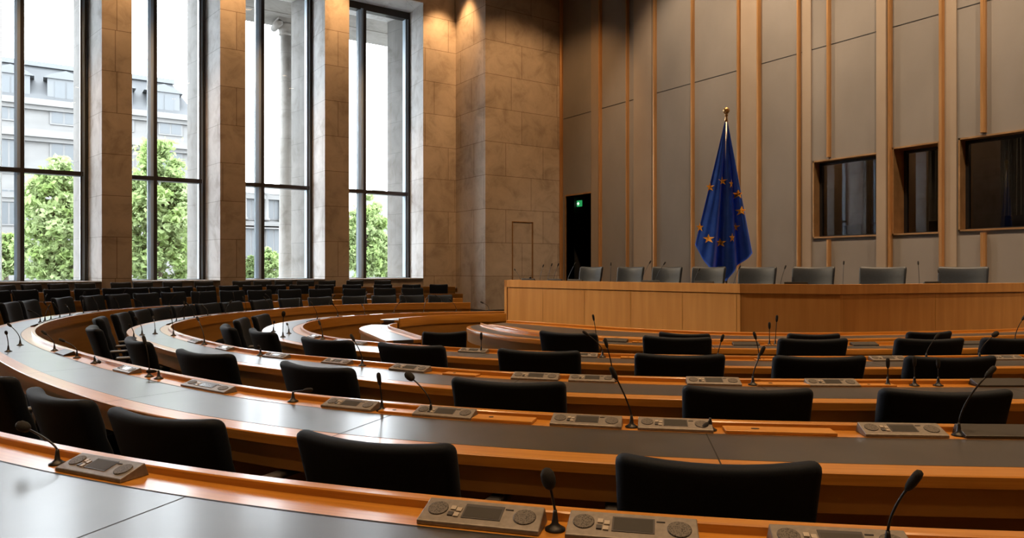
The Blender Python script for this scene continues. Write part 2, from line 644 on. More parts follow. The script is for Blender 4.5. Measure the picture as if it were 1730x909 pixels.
for i, h in enumerate(holes[1:]):
    hw, hh = (h[1] - h[0]) / 2, h[3] - h[2]
    cxb = (h[0] + h[1]) / 2
    cu = empty('curtain', (cxb - hw * (.1, .25, .55)[i], YB + 1.5, 1.6))
    tag(cu, 'pale hanging curtain behind the %s booth pane in the back wall' % ('widest lit', 'narrow middle', 'big end')[i], 'curtain')
    bm = bmesh.new()
    g_ = [[bm.verts.new((-.35 + .7 * k / 28, .05 * math.sin(k * 1.4), z)) for k in range(29)] for z in (.02, 3.3)]
    for k in range(28):
        bm.faces.new((g_[0][k], g_[0][k + 1], g_[1][k + 1], g_[1][k]))
    bmesh.ops.solidify(bm, geom=bm.faces[:], thickness=.01)
    from_bm('cloth', bm, M['booth_curtain'], cu, True)
    bm = bmesh.new()
    add_tube(bm, [(-.45, 0, 3.34), (.45, 0, 3.34)], .02, 8)
    from_bm('curtain_rail', bm, M['metal_dark'], cu)
    dk = empty('interpreter_console', (cxb + hw * .1, YB + .8, 1.6))
    tag(dk, 'black interpreter desk with screens behind the %s booth pane' % ('widest lit', 'narrow middle', 'big end')[i], 'desk')
    bm = bmesh.new()
    rbox(bm, -hw * .75, hw * .75, -.25, .3, h[2] - 1.6 - .1, h[2] - 1.6 - .05, .01)
    for sx in (-1, 1):
        add_box(bm, sx * hw * .7 - .03, sx * hw * .7 + .03, -.2, .25, 0, h[2] - 1.65)
    from_bm('table', bm, M['booth_shelf'], dk)
    for sx in ((-.45, .35) if i != 1 else (.1,)):
        bm = bmesh.new()
        rbox(bm, sx * hw - .22, sx * hw + .22, -.02, .02, h[2] - 1.6 + .02, h[2] - 1.6 + .32, .01)
        add_box(bm, sx * hw - .03, sx * hw + .03, -.01, .05, h[2] - 1.65, h[2] - 1.5)
        from_bm('screen', bm, M['black'], dk)
    la = bpy.data.lights.new('booth_lamp', 'POINT')
    la.energy = (70, 25, 25)[i]
    la.color = (1, .7, .42)
    la.shadow_soft_size = .1
    lo = bpy.data.objects.new('booth_lamp', la)
    COL.objects.link(lo)
    lo.location = (cxb, YB + 1.9, 4.6)
# the interior behind the booth panes and behind the door
bm = bmesh.new()
x0, x1 = bx(1340), XR
add_box(bm, x0, x1, YB + 3.2, YB + 3.3, 0, 5.2)
add_box(bm, x0 - .1, x0, YB + .35, YB + 3.3, 0, 5.2)
add_box(bm, x1, x1 + .1, YB + .35, YB + 3.3, 0, 5.2)
add_box(bm, x0, x1, YB + .35, YB + 3.2, 5.1, 5.2)
add_box(bm, x0, x1, YB + .36, YB + 3.2, 1.5, 1.6)
struct(from_bm('wall_booth', bm, M['booth_wall']))
bm = bmesh.new()
add_box(bm, bx(940) - 1, bx(1030), YB + 3, YB + 3.1, 0, 5)
add_box(bm, bx(940) - 1, bx(957) - .5, YB + .35, YB + 3, 0, 5)
add_box(bm, bx(1030), bx(1030) + .1, YB + .35, YB + 3, 0, 5)
add_box(bm, bx(940) - 1, bx(1030), YB + .35, YB + 3, 5, 5.1)
struct(from_bm('wall_passage', bm, M['booth_shelf']))
dr = struct(empty('door_2', (bx(957), YB, 0)))
h = holes[0]
hw = h[1] - h[0]
bm = bmesh.new()
for xa, xb, z0, z1 in ((-.04, 0, 0, h[3] + .05), (hw, hw + .05, 0, h[3] + .05), (0, hw, h[3], h[3] + .05)):
    add_box(bm, xa, xb, -.04, .35, z0, z1)
from_bm('door_frame', bm, M['bronze'], dr)
bm = bmesh.new()
add_box(bm, hw - .4, hw - .34, .35, 1.3, 0, h[3] - .1)
from_bm('door_leaf', bm, M['booth_wall'], dr)
# other walls
bm = bmesh.new()
add_box(bm, XR, XR + .3, YF, YB, 0, ZC)
struct(from_bm('wall_right', bm, M['wood_dais']))
bm = bmesh.new()
add_box(bm, XO, XR + .3, YF - .3, YF, 0, ZC)
struct(from_bm('wall_front', bm, M['stone']))

# exit sign
x, d = on_y(978, YB + .9)
e = empty('exit_sign', (x, YB + .9, zz(344, d)))
tag(e, 'small lit green exit sign hanging in the dark doorway of the back wall', 'sign')
bm = bmesh.new()
rbox(bm, -.16, .16, -.03, .03, -.11, .11, .01)
from_bm('sign_box', bm, M['exit'], e)
bm = bmesh.new()
add_box(bm, -.03, .03, -.036, -.03, -.06, .05)
add_box(bm, -.06, .06, -.036, -.03, -.02, .015)
from_bm('running_figure', bm, M['exit_white'], e)
bm = bmesh.new()
add_tube(bm, [(0, 0, .11), (0, 0, .8)], .008, 6)
from_bm('hanger', bm, M['metal_dark'], e)

# ================================================================== DESK RINGS
H_RAIL, H_TOP = .63, .655


def smooth_curve(pts, step=.1, sig=.35):
    p = np.array(pts, float)
    s = np.concatenate([[0], np.cumsum(np.hypot(*np.diff(p, axis=0).T))])
    u = np.arange(0, s[-1], .03)
    q = np.stack([np.interp(u, s, p[:, k]) for k in (0, 1)], 1)
    n = int(3 * sig / .03)
    ker = np.exp(-.5 * (np.arange(-n, n + 1) * .03 / sig) ** 2)
    ker /= ker.sum()
    ext = np.concatenate([2 * q[0] - q[n:0:-1], q, 2 * q[-1] - q[-2:-n - 2:-1]])
    q = np.stack([np.convolve(ext[:, k], ker, 'valid') for k in (0, 1)], 1)
    s = np.concatenate([[0], np.cumsum(np.hypot(*np.diff(q, axis=0).T))])
    u = np.linspace(0, s[-1], max(int(s[-1] / step), 2))
    return np.stack([np.interp(u, s, q[:, k]) for k in (0, 1)], 1), u


class Ring:
    def __init__(self, key, pts, scale, dz=0.0, sig=.35):
        """pts: plan points (l, d) of the inner edge of the rail, running round with the seats on the outer side;
        scale: [(fraction of the run, width factor)]"""
        self.key, self.dz = key, dz
        self.p, self.s = smooth_curve(pts, sig=sig)
        t = np.gradient(self.p, axis=0)
        t /= np.linalg.norm(t, axis=1)[:, None]
        self.n = np.stack([-t[:, 1], t[:, 0]], 1)
        fr = self.s / self.s[-1]
        self.k = np.interp(fr, [a for a, b in scale], [b for a, b in scale])

    def off(self, o):
        """curve at profile offset o (scaled with the desk's width)"""
        return self.p + self.n * (self.k * o)[:, None]

    def off_abs(self, o, extra):
        return self.p + self.n * (self.k * o + extra)[:, None]

    def find(self, px, side, o, extra=0.0):
        """the place along the ring where the curve at offset o is seen at column px"""
        q = self.off_abs(o, extra)
        x = CX + F * q[:, 0] / np.maximum(q[:, 1], .05)
        i0 = int(np.argmin(np.where(q[:, 1] > .3, x, 9e9)))
        rng = range(i0, 0, -1) if side == 'n' else range(i0, len(x) - 1)
        best = None
        for i in rng:
            j = i - 1 if side == 'n' else i + 1
            if (x[i] - px) * (x[j] - px) <= 0:
                f = (px - x[i]) / (x[j] - x[i] + 1e-9)
                pt = q[i] * (1 - f) + q[j] * f
                nn = self.n[i] * (1 - f) + self.n[j] * f
                return pt, nn / np.linalg.norm(nn), self.k[i]
        return None


def sweep(name, ring, prof, m, parent, i0=0, i1=None, smooth=True):
    """extrude a closed (offset, z) outline along a ring"""
    p, n, k, s = ring.p[i0:i1], ring.n[i0:i1], ring.k[i0:i1], ring.s[i0:i1]
    N, P = len(p), len(prof)
    vs, fs, uv = [], [], []
    ln = [0]
    for a, b in zip(prof, prof[1:] + prof[:1]):
        ln.append(ln[-1] + math.hypot(a[0] - b[0], a[1] - b[1]))
    for i in range(N):
        for o, z in prof:
            q = p[i] + n[i] * k[i] * o
            vs.append(W(q[0], q[1], z + ring.dz))
    for i in range(N - 1):
        for j in range(P):
            j2 = (j + 1) % P
            fs.append((i * P + j, i * P + j2, (i + 1) * P + j2, (i + 1) * P + j))
            uv += [(s[i], ln[j]), (s[i], ln[j + 1]), (s[i + 1], ln[j + 1]), (s[i + 1], ln[j])]
    fs.append(tuple(range(P)))
    fs.append(tuple((N - 1) * P + j for j in range(P))[::-1])
    uv += [(0, prof[j][0]) for j in range(P)] + [(0, prof[j][0]) for j in range(P)]
    me = bpy.data.meshes.new(name)
    me.from_pydata(vs, [], fs)
    l = me.uv_layers.new(name='uv')
    for i, c in enumerate(uv):
        l.data[i].uv = c
    o = link(name, me, m, parent, None, False)
    bm = bmesh.new()
    bm.from_mesh(me)
    bmesh.ops.recalc_face_normals(bm, faces=bm.faces)
    bm.to_mesh(me)
    bm.free()
    if smooth:
        me.polygons.foreach_set('use_smooth', [True] * len(me.polygons))
        me.set_sharp_from_angle(angle=math.radians(30))
    return o


RW, SW, LW, EW = .045, .13, .39, .115       # rail, control strip, leather, front edge
WID = RW + SW + LW + EW


def build_desk(ring, label, lw=LW, seams=(), panel_z=0.0, leather='leather'):
    wid = RW + SW + lw + EW
    root = empty('curved_desk')
    tag(root, label, 'desk', 'curved ring desks')
    b = .004
    sweep('rail', ring, [(0, .69), (RW, .69), (RW, .8 - b), (RW - b, .8), (b, .8), (0, .8 - b)], M['wood'], root)
    sweep('control_strip', ring, [(RW, .745), (RW + SW, .745), (RW + SW, .775), (RW, .775)], M['wood'], root)
    sweep('leather_top', ring, [(RW + SW, .745), (RW + SW + lw, .745), (RW + SW + lw, .776), (RW + SW, .776)], M[leather], root)
    sweep('front_edge', ring, [(wid - EW, .735), (wid, .735), (wid, .775 - b), (wid - b, .775), (wid - EW, .775)], M['wood'], root)
    sweep('apron', ring, [(wid - .055, .635), (wid - .03, .635), (wid - .03, .735), (wid - .055, .735)], M['wood_panel'], root)
    sweep('front_panel', ring, [(.018, panel_z), (.04, panel_z), (.04, .69), (.018, .69)], M['wood_panel'], root)
    # leather joints between desk lengths
    bm = bmesh.new()
    q0, q1 = ring.off(RW + SW), ring.off(wid)
    for i in range(12, len(q0) - 6, 13):
        a, c = W(q0[i][0], q0[i][1], .7765 + ring.dz), W(q1[i][0], q1[i][1], .7765 + ring.dz)
        t = (c - a).cross(Vector((0, 0, 1))).normalized() * .0025
        f = [bm.verts.new(v) for v in (a - t, a + t, c + t, c - t)]
        bm.faces.new(f)
    q = ring.off(RW + SW)
    for i in range(len(q) - 1):
        nn = ring.n[i] * .003
        n2 = ring.n[i + 1] * .003
        f = [bm.verts.new(W(x[0], x[1], .777 + ring.dz)) for x in (q[i] - nn, q[i] + nn, q[i + 1] + n2, q[i + 1] - n2)]
        bm.faces.new(f)
    from_bm('seam', bm, M['seam'], root)
    ring.root, ring.wid = root, wid
    return root


def plan(lst, drop=H_RAIL):
    return [p[1:] if p[0] == 'p' else gp(p[0], p[1], drop) for p in lst]


R = {}
R[0] = Ring(0, plan([('p', -9.75, 12.3), (23, 498), (107, 494), (200, 491), (300, 488.6), (470, 486), (614, 485.4), (770, 485.6)], .55), [(0, .75), (1, .75)], .1)
R[1] = Ring(1, plan([('p', 4.2, 1.62), ('p', 2.5, 1.64), (1730, 900), (1300, 880.5), (1037, 864), (764, 841), (607.5, 822.6), (430, 805), (195, 770), (0, 730), ('p', -2.9, 3.3), ('p', -4.6, 4.9), ('p', -6.6, 7.2), ('p', -8.1, 9.6), ('p', -8.65, 11.2), (0, 514), (57, 511), (118, 508.5), (244, 505), (346, 501), (418, 498.5), (500, 497), (783, 496)]), [(0, 1.0), (.25, 1.0), (.45, .75), (1, .7)])
R[2] = Ring(2, plan([('p', 4.6, 2.85), ('p', 3.5, 2.80), (1730, 717.5), (1290, 711.5), (1079, 704.2), (860, 693.9), (755.5, 686.8), (607.5, 674), (440, 657.4), (286, 628.8), (200, 610.8), (128.7, 591.6), (86, 579), (65.8, 569), (56, 560), (62, 552.5), (76, 545), (102, 537.6), (127, 532.5), (165, 527), (203, 522.3), (254.7, 518.3), (318, 514.5), (402, 511), (457, 509.5), (559, 506.4), (703, 504.3), (783, 504)]), [(0, .96), (.25, .96), (.45, .66), (1, .7)])
R[3] = Ring(3, plan([('p', 5.2, 4.12), ('p', 4.3, 4.02), (1730, 640), (1280, 640), (1068, 635), (840, 628.5), (743, 621), (543, 602), (440, 594), (372, 580), (329, 570), (300, 561.5), (285, 553.5), (286, 548.7), (300, 543.5), (329, 537), (372, 531), (440, 524.5), (524, 517.5), (577, 514.8), (660, 512.5), (797, 511)]), [(0, .86), (.28, .84), (.45, .6), (.75, .6), (1, .65)])
R[4] = Ring(4, plan([('p', 6.2, 5.75), ('p', 5.4, 5.4), (1730, 599), (1480, 601.5), (1280, 601.3), (1068, 598), (840, 590.5), (743, 585), (629, 577.8), (571.6, 571.5), (528.7, 563), (513, 556.5), (508.5, 551), (514.4, 546.2), (534.4, 540), (571.6, 535.6), (628.8, 531), (714.6, 527.8), (855, 525.8)]), [(0, .74), (.3, .66), (.5, .58), (1, .62)], sig=.28)
R[5] = Ring(5, plan([(716, 568.5), (707, 566), (680, 557.5), (662, 552.5), (655, 549.6), (660, 547.2), (672, 545.6)]), [(0, .55), (1, .5)], sig=.13)
R[6] = Ring(6, plan([('p', 6.6, 7.3), ('p', 5.6, 6.75), (1730, 573), (1634, 576), (1434, 577.5), (1280, 577.5), (1202, 576.5), (1091, 574), (999, 569.5), (903, 562.5), (853, 555.5), (826, 549.5), (812, 545)]), [(0, .62), (.55, .56), (.9, .47), (.93, .455), (.96, .4), (.98, .31), (.99, .23), (1, .08)], sig=.3)
R[7] = Ring(7, plan([('p', 6.2, 8.1), (1730, 555), (1600, 558.5), (1400, 562), (1250, 561.5), (1100, 556), (985, 549), (900, 543), (858, 541)]), [(0, .5), (.45, .55), (.6, .75), (.8, 1.3), (.9, 1.0), (1, .55)], sig=.3)
R[8] = Ring(8, plan([(676, 538), (720, 533.5), (760, 531.8), (856, 529.5)]), [(0, .5), (1, .5)], sig=.12)
build_desk(R[0], 'topmost curved desk row standing in front of the tall windows')
build_desk(R[1], 'biggest wraparound ring desk, its bare end fills the bottom of the view', .52)
build_desk(R[2], 'second ring desk from outside, one row inside the biggest ring')
build_desk(R[3], 'third ring desk from outside, with open hollow around dark chairs')
build_desk(R[4], 'fourth ring desk from outside, ending beside the tall podium corner')
build_desk(R[5], 'short white-lit C-shaped table end inside the fourth ring desk', .34)
build_desk(R[6], 'innermost long desk row with a rounded free end beside the hollow', .34)
build_desk(R[7], 'grey-topped central counter directly below the tall podium front', .40)
build_desk(R[8], 'straight bench desk with high brown panel behind the C-shaped table', .34)

# ================================================================== CHAIRS
def block(w, t, h, r_in, r_edge, nx=8, nz=8):
    """rounded upholstered slab, centred in x and y, standing on z=0"""
    bm = bmesh.new()
    add_box(bm, -w / 2, w / 2, -t / 2, t / 2, 0, h)
    bmesh.ops.recalc_face_normals(bm, faces=bm.faces)
    es = [e for e in bm.edges if abs(e.verts[0].co.y - e.verts[1].co.y) > t * .5]
    bmesh.ops.bevel(bm, geom=es, offset=r_in, segments=4, profile=.5, affect='EDGES')
    es = [e for e in bm.edges if abs(abs(e.verts[0].co.y) - t / 2) < 1e-5 and abs(e.verts[0].co.y - e.verts[1].co.y) < 1e-5]
    bmesh.ops.bevel(bm, geom=es, offset=r_edge, segments=3, profile=.5, affect='EDGES')
    for k in range(1, nx):
        x = -w / 2 + w * k / nx
        bmesh.ops.bisect_plane(bm, geom=bm.verts[:] + bm.edges[:] + bm.faces[:], plane_co=(x, 0, 0), plane_no=(1, 0, 0))
    for k in range(1, nz):
        z = h * k / nz
        bmesh.ops.bisect_plane(bm, geom=bm.verts[:] + bm.edges[:] + bm.faces[:], plane_co=(0, 0, z), plane_no=(0, 0, 1))
    return bm


def make_chair(name, fabric, w=.58, top=.88, tuft=False):
    root = empty(name)
    h = top - .42
    bm = block(w, .075, h + .012, .034, .028)
    for v in bm.verts:                              # curve round the sitter, pad out, lean back
        x, y, z = v.co
        f = z / h
        y += .055 * (abs(x) / (w / 2)) ** 2
        if y > 0 and not tuft:
            y += .0
        if tuft and v.co.y > .02:
            y -= .012 * math.exp(-((f - .45) / .05) ** 2) + .01 * math.exp(-(x / .02) ** 2 - ((f - .45) / .1) ** 2)
        if v.co.y > .02:
            y -= .01 * math.exp(-((f - .62) / .04) ** 2)
        x *= 1 - .05 * (1 - f)
        v.co = (x, y - .255 - .11 * f - .02 * f * f, z * .985 + .42 - .012 * (1 - (x / (w / 2)) ** 2) * f)
    from_bm('backrest', bm, fabric, root, True)
    bm = bmesh.new()
    rbox(bm, -.26, .26, -.25, .25, .375, .47, .035, 3)
    from_bm('seat', bm, fabric, root, True)
    for sx in (-1, 1):
        bm = bmesh.new()
        rbox(bm, sx * .30 - .03, sx * .30 + .03, -.2, .08, .595, .622, .012, 2)
        p = from_bm('armrest', bm, M['arm'], root, True)
        bm = bmesh.new()
        add_tube(bm, [(sx * .30, -.05, .6), (sx * .30, -.06, .45), (sx * .285, -.06, .39), (sx * .2, -.05, .37)], .014, 6)
        from_bm('arm_bracket', bm, M['metal_dark'], p)
    bm = bmesh.new()
    add_lathe(bm, [(.05, .07), (.03, .1), (.03, .26), (.02, .27), (.02, .35), (.08, .36), (.09, .375)], 12)
    from_bm('gas_column', bm, M['metal_dark'], root)
    bm = bmesh.new()
    for k in range(5):
        a = 2 * math.pi * k / 5 + .3
        c, s = math.cos(a), math.sin(a)
        add_tube(bm, [(0, 0, .1), (c * .15, s * .15, .09), (c * .28, s * .28, .065)], [.026, .02, .014], 6)
        add_tube(bm, [(c * .28 - s * .02, s * .28 + c * .02, .025), (c * .28 + s * .02, s * .28 - c * .02, .025)], .025, 8)
    from_bm('star_base', bm, M['metal_dark'], root)
    return root


chair0 = make_chair('office_chair', M['fabric'])
used = [False]


def place_chair(pt, n, label, group, proto=chair0, z=0., sc3=(1, 1, 1), flag=used, turn=0.):
    c = proto if not flag[0] else copy_tree(proto)
    flag[0] = True
    p = W(pt[0], pt[1], z)
    fwd = W(-n[0], -n[1])                           # chairs look inwards
    c.location = p
    c.rotation_euler = (0, 0, math.atan2(fwd.y, fwd.x) - math.pi / 2 + turn)
    c.scale = sc3
    tag(c, label, 'chair', group)
    return c


RN = {0: 'the window-side desk row', 1: 'the biggest ring desk', 2: 'the second ring desk', 3: 'the third ring desk', 4: 'the fourth ring desk', 5: 'the C-shaped table', 6: 'the innermost desk row', 7: 'the central counter'}
BACK = .365                                         # from seat centre to the top of the back


def seats(k, side, pxs, back=.25, sc3=(1, 1, 1), flip=False):
    ring = R[k]
    spots = []
    for px in sorted(pxs):
        r = None
        for more in (0, .06, .12, .18, .25, .33, .42):
            r = ring.find(px, side, ring.wid, back + more)
            if r is not None:
                break
        if r is None:
            print('no place', k, side, px)
            continue
        spots.append((r[0] - r[1] * BACK, r[1]))
    spots = [q for i, q in enumerate(spots) if i == 0 or np.linalg.norm(q[0] - spots[i - 1][0]) > .2]
    gap = .62 * sc3[0] - .002
    for it in range(40):               # neighbours keep elbow room
        for a, b in zip(spots, spots[1:]):
            v = b[0] - a[0]
            d = np.linalg.norm(v)
            if d < gap:
                v = v / d * (gap - d) / 2
                a[0][:] -= v
                b[0][:] += v
    for i, (pt, n) in enumerate(spots):
        if side == 'n':
            lb = 'dark chair, %s from windows on near arc of %s' % (ORD[i], RN[k])
        else:
            lb = 'dark chair, %s from stone pier on far arc of %s' % (ORD[len(spots) - 1 - i], RN[k])
        place_chair(pt, n, lb, ('near' if side == 'n' else 'far') + ' arc chairs of ' + RN[k], z=ring.dz, sc3=sc3, turn=random.uniform(-.05, .05))


FAR = (.78, 1, 1.07)
seats(2, 'n', [-20, 90, 262, 628, 1212], .30)
seats(3, 'n', [156, 228, 338, 530, 855, 1270, 1610], .25)
seats(4, 'n', [386, 430, 547, 690, 906, 1145, 1388, 1614], .22, (.98, .98, 1))
seats(6, 'n', [951, 1146, 1376, 1580, 1725], .2, (.93, .93, 1))
seats(7, 'n', [1155, 1382, 1580], .1, (.8, .85, .95))
seats(5, 'n', [742], .3, (.9, .9, .9)) if False else None
seats(4, 'f', [400, 428], .22, (.9, .9, 1))
seats(3, 'f', [166, 198, 234, 268, 302, 341, 387, 438, 487, 539, 601, 648, 692, 744], .2, (.78, 1, 1.04))
seats(2, 'f', [10, 43, 101, 159, 196, 243, 291, 338, 390, 438, 487, 540, 597, 650, 697], .2, (.78, 1, 1.13))
seats(1, 'f', [9, 50, 94, 141, 182, 226, 268, 308, 348, 387, 426, 464, 505, 549, 596, 648, 695, 741], .2, (.78, 1, 1.14))
seats(0, 'f', [7, 49, 96, 141, 203, 238, 291, 343, 407, 443, 480, 516, 553, 600, 648], .2, (.8, 1, 1.09))
# one chair stands inside the hollow of the C-shaped table
q = gp(742, 560, .565)
place_chair((q[0], q[1] + .33), np.array([.15, -.99]), 'dark chair with low back standing inside the hollow of the C-shaped table', 'near arc chairs of the C-shaped table', sc3=(.68, .9, .98))

# ================================================================== CONFERENCE UNITS AND MICROPHONES
def make_unit(kind):
    root = empty('conference_unit')
    bm = bmesh.new()
    w, d = .155, .05
    t = bmesh.new()
    vs = [t.verts.new(c) for c in ((-w, -d, 0), (w, -d, 0), (w, d, 0), (-w, d, 0), (-w, -d, .012), (w, -d, .012), (w - .004, d - .012, .04), (-w + .004, d - .012, .04))]
    for f in ((3, 2, 1, 0), (4, 5, 6, 7), (0, 1, 5, 4), (1, 2, 6, 5), (2, 3, 7, 6), (3, 0, 4, 7)):
        t.faces.new([vs[i] for i in f])
    bmesh.ops.bevel(t, geom=t.edges[:], offset=.0025, segments=2, profile=.5, affect='EDGES')
    merge(bm, t)
    body = from_bm('unit_body', bm, M['unit' if kind != 'plain' else 'unit_dark'], root)
    if kind == 'plain':
        return root
    sl = math.atan2(.028, .088)
    T = Matrix.Translation((0, -d, .0125)) @ Matrix.Rotation(sl, 4, 'X')

    def plate(name, x0, x1, y0, y1, m, h=.0018):
        bm = bmesh.new()
        add_box(bm, x0, x1, y0, y1, -.001, h, 0, T)
        from_bm(name, bm, m, root)

    def disc(name, x, y, rx, ry, m, h=.002):
        bm = bmesh.new()
        add_lathe(bm, [(1, -.001), (1, h), (.93, h + .0006)], 24)
        for v in bm.verts:
            v.co = T @ Vector((x + v.co.x * rx, y + v.co.y * ry, v.co.z))
        from_bm(name, bm, m, root)

    disc('speaker_grille', -.115, .05, .026, .026, M['grille'])
    disc('speaker_grille', .11, .045, .028, .028, M['grille'])
    plate('screen_bezel', -.047, .053, .022, .076, M['button_dark'], .0012)
    plate('screen', -.043, .049, .026, .066 if kind == 'a' else .072, M['screen'], .0016)
    for j, (x, y, mm) in enumerate(((-.075, .055, 'button'), (-.059, .05, 'button'), (-.077, .032, 'button_dark'), (-.061, .03, 'button'))):
        plate('button', x - .0065, x + .0065, y - .007, y + .007, M[mm], .003)
    plate('slot', .057, .077, .066, .069, M['button_dark'])
    return root


uA, uB, uP = make_unit('a'), make_unit('b'), make_unit('plain')


def make_hatch():
    root = empty('cable_hatch')
    bm = bmesh.new()
    rbox(bm, -.14, .14, -.05, .045, 0, .013, .003)
    from_bm('lid', bm, M['wood_small'], root)
    bm = bmesh.new()
    add_lathe(bm, [(.011, .012), (.011, .0145), (.008, .015)], 14, (-.06, -.005, 0))
    from_bm('finger_hole', bm, M['black'], root)
    return root


hA = make_hatch()


def make_mic(dx=-.05, dy=-.06, h=.17, head='slim', bent=.35):
    """gooseneck microphone: foot, stem, capsule; dx along the desk, dy towards the seat"""
    root = empty('gooseneck_microphone')
    bm = bmesh.new()
    add_lathe(bm, [(.026, 0), (.026, .004), (.017, .009), (.009, .016), (.006, .04), (.0045, .05)], 16)
    from_bm('foot', bm, M['black'], root)
    pts = []
    for k in range(11):
        t = k / 10
        e = t ** (1 + 2 * bent)
        pts.append((dx * e, dy * e, .045 + (h - .045) * (t - .12 * bent * t * t)))
    bm = bmesh.new()
    add_tube(bm, pts, .0033, 8)
    from_bm('stem', bm, M['metal_dark'], root)
    a, b = Vector(pts[-2]), Vector(pts[-1])
    dr_ = (b - a).normalized()
    bm = bmesh.new()
    if head == 'ball':
        rr = [.0035, .012, .0165, .0185, .017, .011, .003]
        zz_ = [-.006, .0, .009, .022, .036, .046, .05]
    else:
        rr = [.0035, .006, .009, .0105, .0105, .008, .002]
        zz_ = [-.004, .0, .008, .02, .042, .052, .056]
    add_tube(bm, [b + dr_ * z for z in zz_], rr, 12)
    from_bm('capsule', bm, M['foam'], root)
    return root


mics = [make_mic(-.03, -.05, .19), make_mic(.04, -.05, .17), make_mic(.01, -.08, .14, bent=.7), make_mic(-.06, .02, .16)]
first = {}


def put(proto, ring, px, side, o, label, cat, group, sc1=1.0, flip=False, turn=0.):
    r = ring.find(px, side, o)
    if r is None:
        print('no place for', label)
        return None
    pt, n, kk = r
    c = proto if proto.name not in first else copy_tree(proto)
    first[proto.name] = 1
    c.location = W(pt[0], pt[1], .7755 + ring.dz)
    fw = W(-n[0], -n[1])
    c.rotation_euler = (0, 0, math.atan2(fw.y, fw.x) - math.pi / 2 + turn)
    c.scale = (sc1, sc1, sc1) if not isinstance(sc1, tuple) else sc1
    tag(c, label, cat, group)
    return c


SO = RW + SW * .48
# items seen well, ring by ring: (column, what, size)
near_items = {
    1: [(172, 'b', 1.0), (815, 'a', 1.03), (1068, 'b', 1.02), (1420, 'a', 1.0)],
    2: [(110, 'p', .8), (215, 'a', .8), (352, 'a', (1.35, .8, .8)), (593, 'a', .9), (683, 'h', .8), (752, 'a', .9), (852, 'h', .95), (991, 'a', .95), (1140, 'b', .95), (1315, 'h', (1.5, .95, 1)), (1523, 'a', 1.0), (1690, 'p', 1.0)],
    3: [(330, 'a', .7), (380, 'a', .7), (467, 'a', .75), (570, 'a', .75), (693, 'a', .9), (780, 'h', .8), (905, 'a', .9), (1000, 'a', .85), (1205, 'b', .95), (1320, 'h', 1.), (1405, 'a', .9), (1480, 'h', .7), (1690, 'p', .95)],
    4: [(530, 'a', .6), (575, 'a', .6), (605, 'a', .6), (800, 'a', .75), (985, 'a', .7), (1072, 'h', .7), (1300, 'h', .7), (1500, 'a', .8), (1700, 'a', .75)],
    6: [(1040, 'p', .7), (1085, 'h', .6), (1260, 'p', .7), (1310, 'h', .6), (1460, 'p', .7), (1640, 'p', .7), (1690, 'h', .6)],
}
for k, items in near_items.items():
    cnt = {}
    for px, what, s in items:
        kind = 'hatch' if what == 'h' else 'unit'
        i = cnt[kind] = cnt.get(kind, -1) + 1
        if what == 'h':
            put(hA, R[k], px, 'n', SO, 'flat wooden lid, %s from windows, near arc of %s' % (ORD[i], RN[k]), 'hatch', 'hatch lids near arc of ' + RN[k], s)
        else:
            d = {'a': 'grey speaker unit with screen', 'b': 'grey unit with small screen', 'p': 'plain dark unit'}[what]
            put({'a': uA, 'b': uB, 'p': uP}[what], R[k], px, 'n', SO, '%s, %s from windows, near arc of %s' % (d, ORD[i], RN[k]), 'conference unit', 'conference units near arc of ' + RN[k], s)
# microphones seen well: ring, foot column, sideways lean, towards seat, height, head, bend
near_mics = [(1, 97, -.13, -.02, .11, 'ball', .3), (1, 938, -.012, .0, .105, 'ball', .1), (1, 1500, .03, -.03, .16, 'slim', .3),
             (2, 92, -.06, -.04, .13, 'slim', .4), (2, 130, -.1, -.05, .12, 'slim', .5), (2, 252, -.05, 0, .2, 'slim', .4), (2, 268, -.01, -.01, .045, 'slim', .1), (2, 495, .07, .0, .06, 'slim', .2), (2, 645, -.01, .0, .12, 'slim', .1),
             (2, 728, -.1, .02, .155, 'ball', .35), (2, 1067, -.06, -.01, .2, 'slim', .15), (2, 1200, -.012, -.01, .03, 'slim', .1), (2, 1620, .1, 0, .235, 'slim', .3),
             (2, 14, .12, -.03, .15, 'slim', .3), (2, 34, -.1, -.05, .16, 'slim', .4), (2, 160, .14, -.02, .03, 'slim', .1), (3, 226, .1, -.04, .12, 'slim', .3), (3, 240, .08, -.05, .16, 'slim', .4), (3, 262, -.1, 0, .14, 'slim', .3), (4, 462, .1, 0, .1, 'slim', .3), (4, 478, .02, 0, .2, 'ball', .2), (4, 488, -.08, 0, .08, 'slim', .3),
             (3, 293, 0, -.02, .2, 'slim', .1), (3, 345, -.14, .0, .2, 'slim', .3), (3, 440, .02, -.02, .06, 'slim', .2), (3, 612, -.07, 0, .165, 'slim', .2), (3, 1035, -.03, 0, .2, 'slim', .2), (3, 1272, .04, 0, .17, 'slim', .2), (3, 1545, 0, 0, .11, 'slim', .1), (3, 1500, .0, 0, .1, 'slim', .1), (3, 1585, 0, 0, .1, 'slim', .1),
             (4, 813, .0, 0, .1, 'slim', .1), (4, 1213, .02, -.01, .13, 'slim', .1), (4, 1018, -.1, 0, .16, 'slim', .3), (4, 1282, -.02, 0, .15, 'slim', .2), (4, 1565, .06, 0, .15, 'slim', .2), (4, 1655, .1, 0, .17, 'ball', .3), (4, 545, -.05, 0, .13, 'slim', .3),
             (6, 1007, -.02, .0, .18, 'slim', .2), (6, 1310, .01, 0, .2, 'slim', .1), (6, 1300, .0, .0, .14, 'slim', .1), (6, 1715, .08, 0, .2, 'slim', .3)]
cnt = {}
tot = {}
near_mics.sort(key=lambda a: (a[0], a[1]))
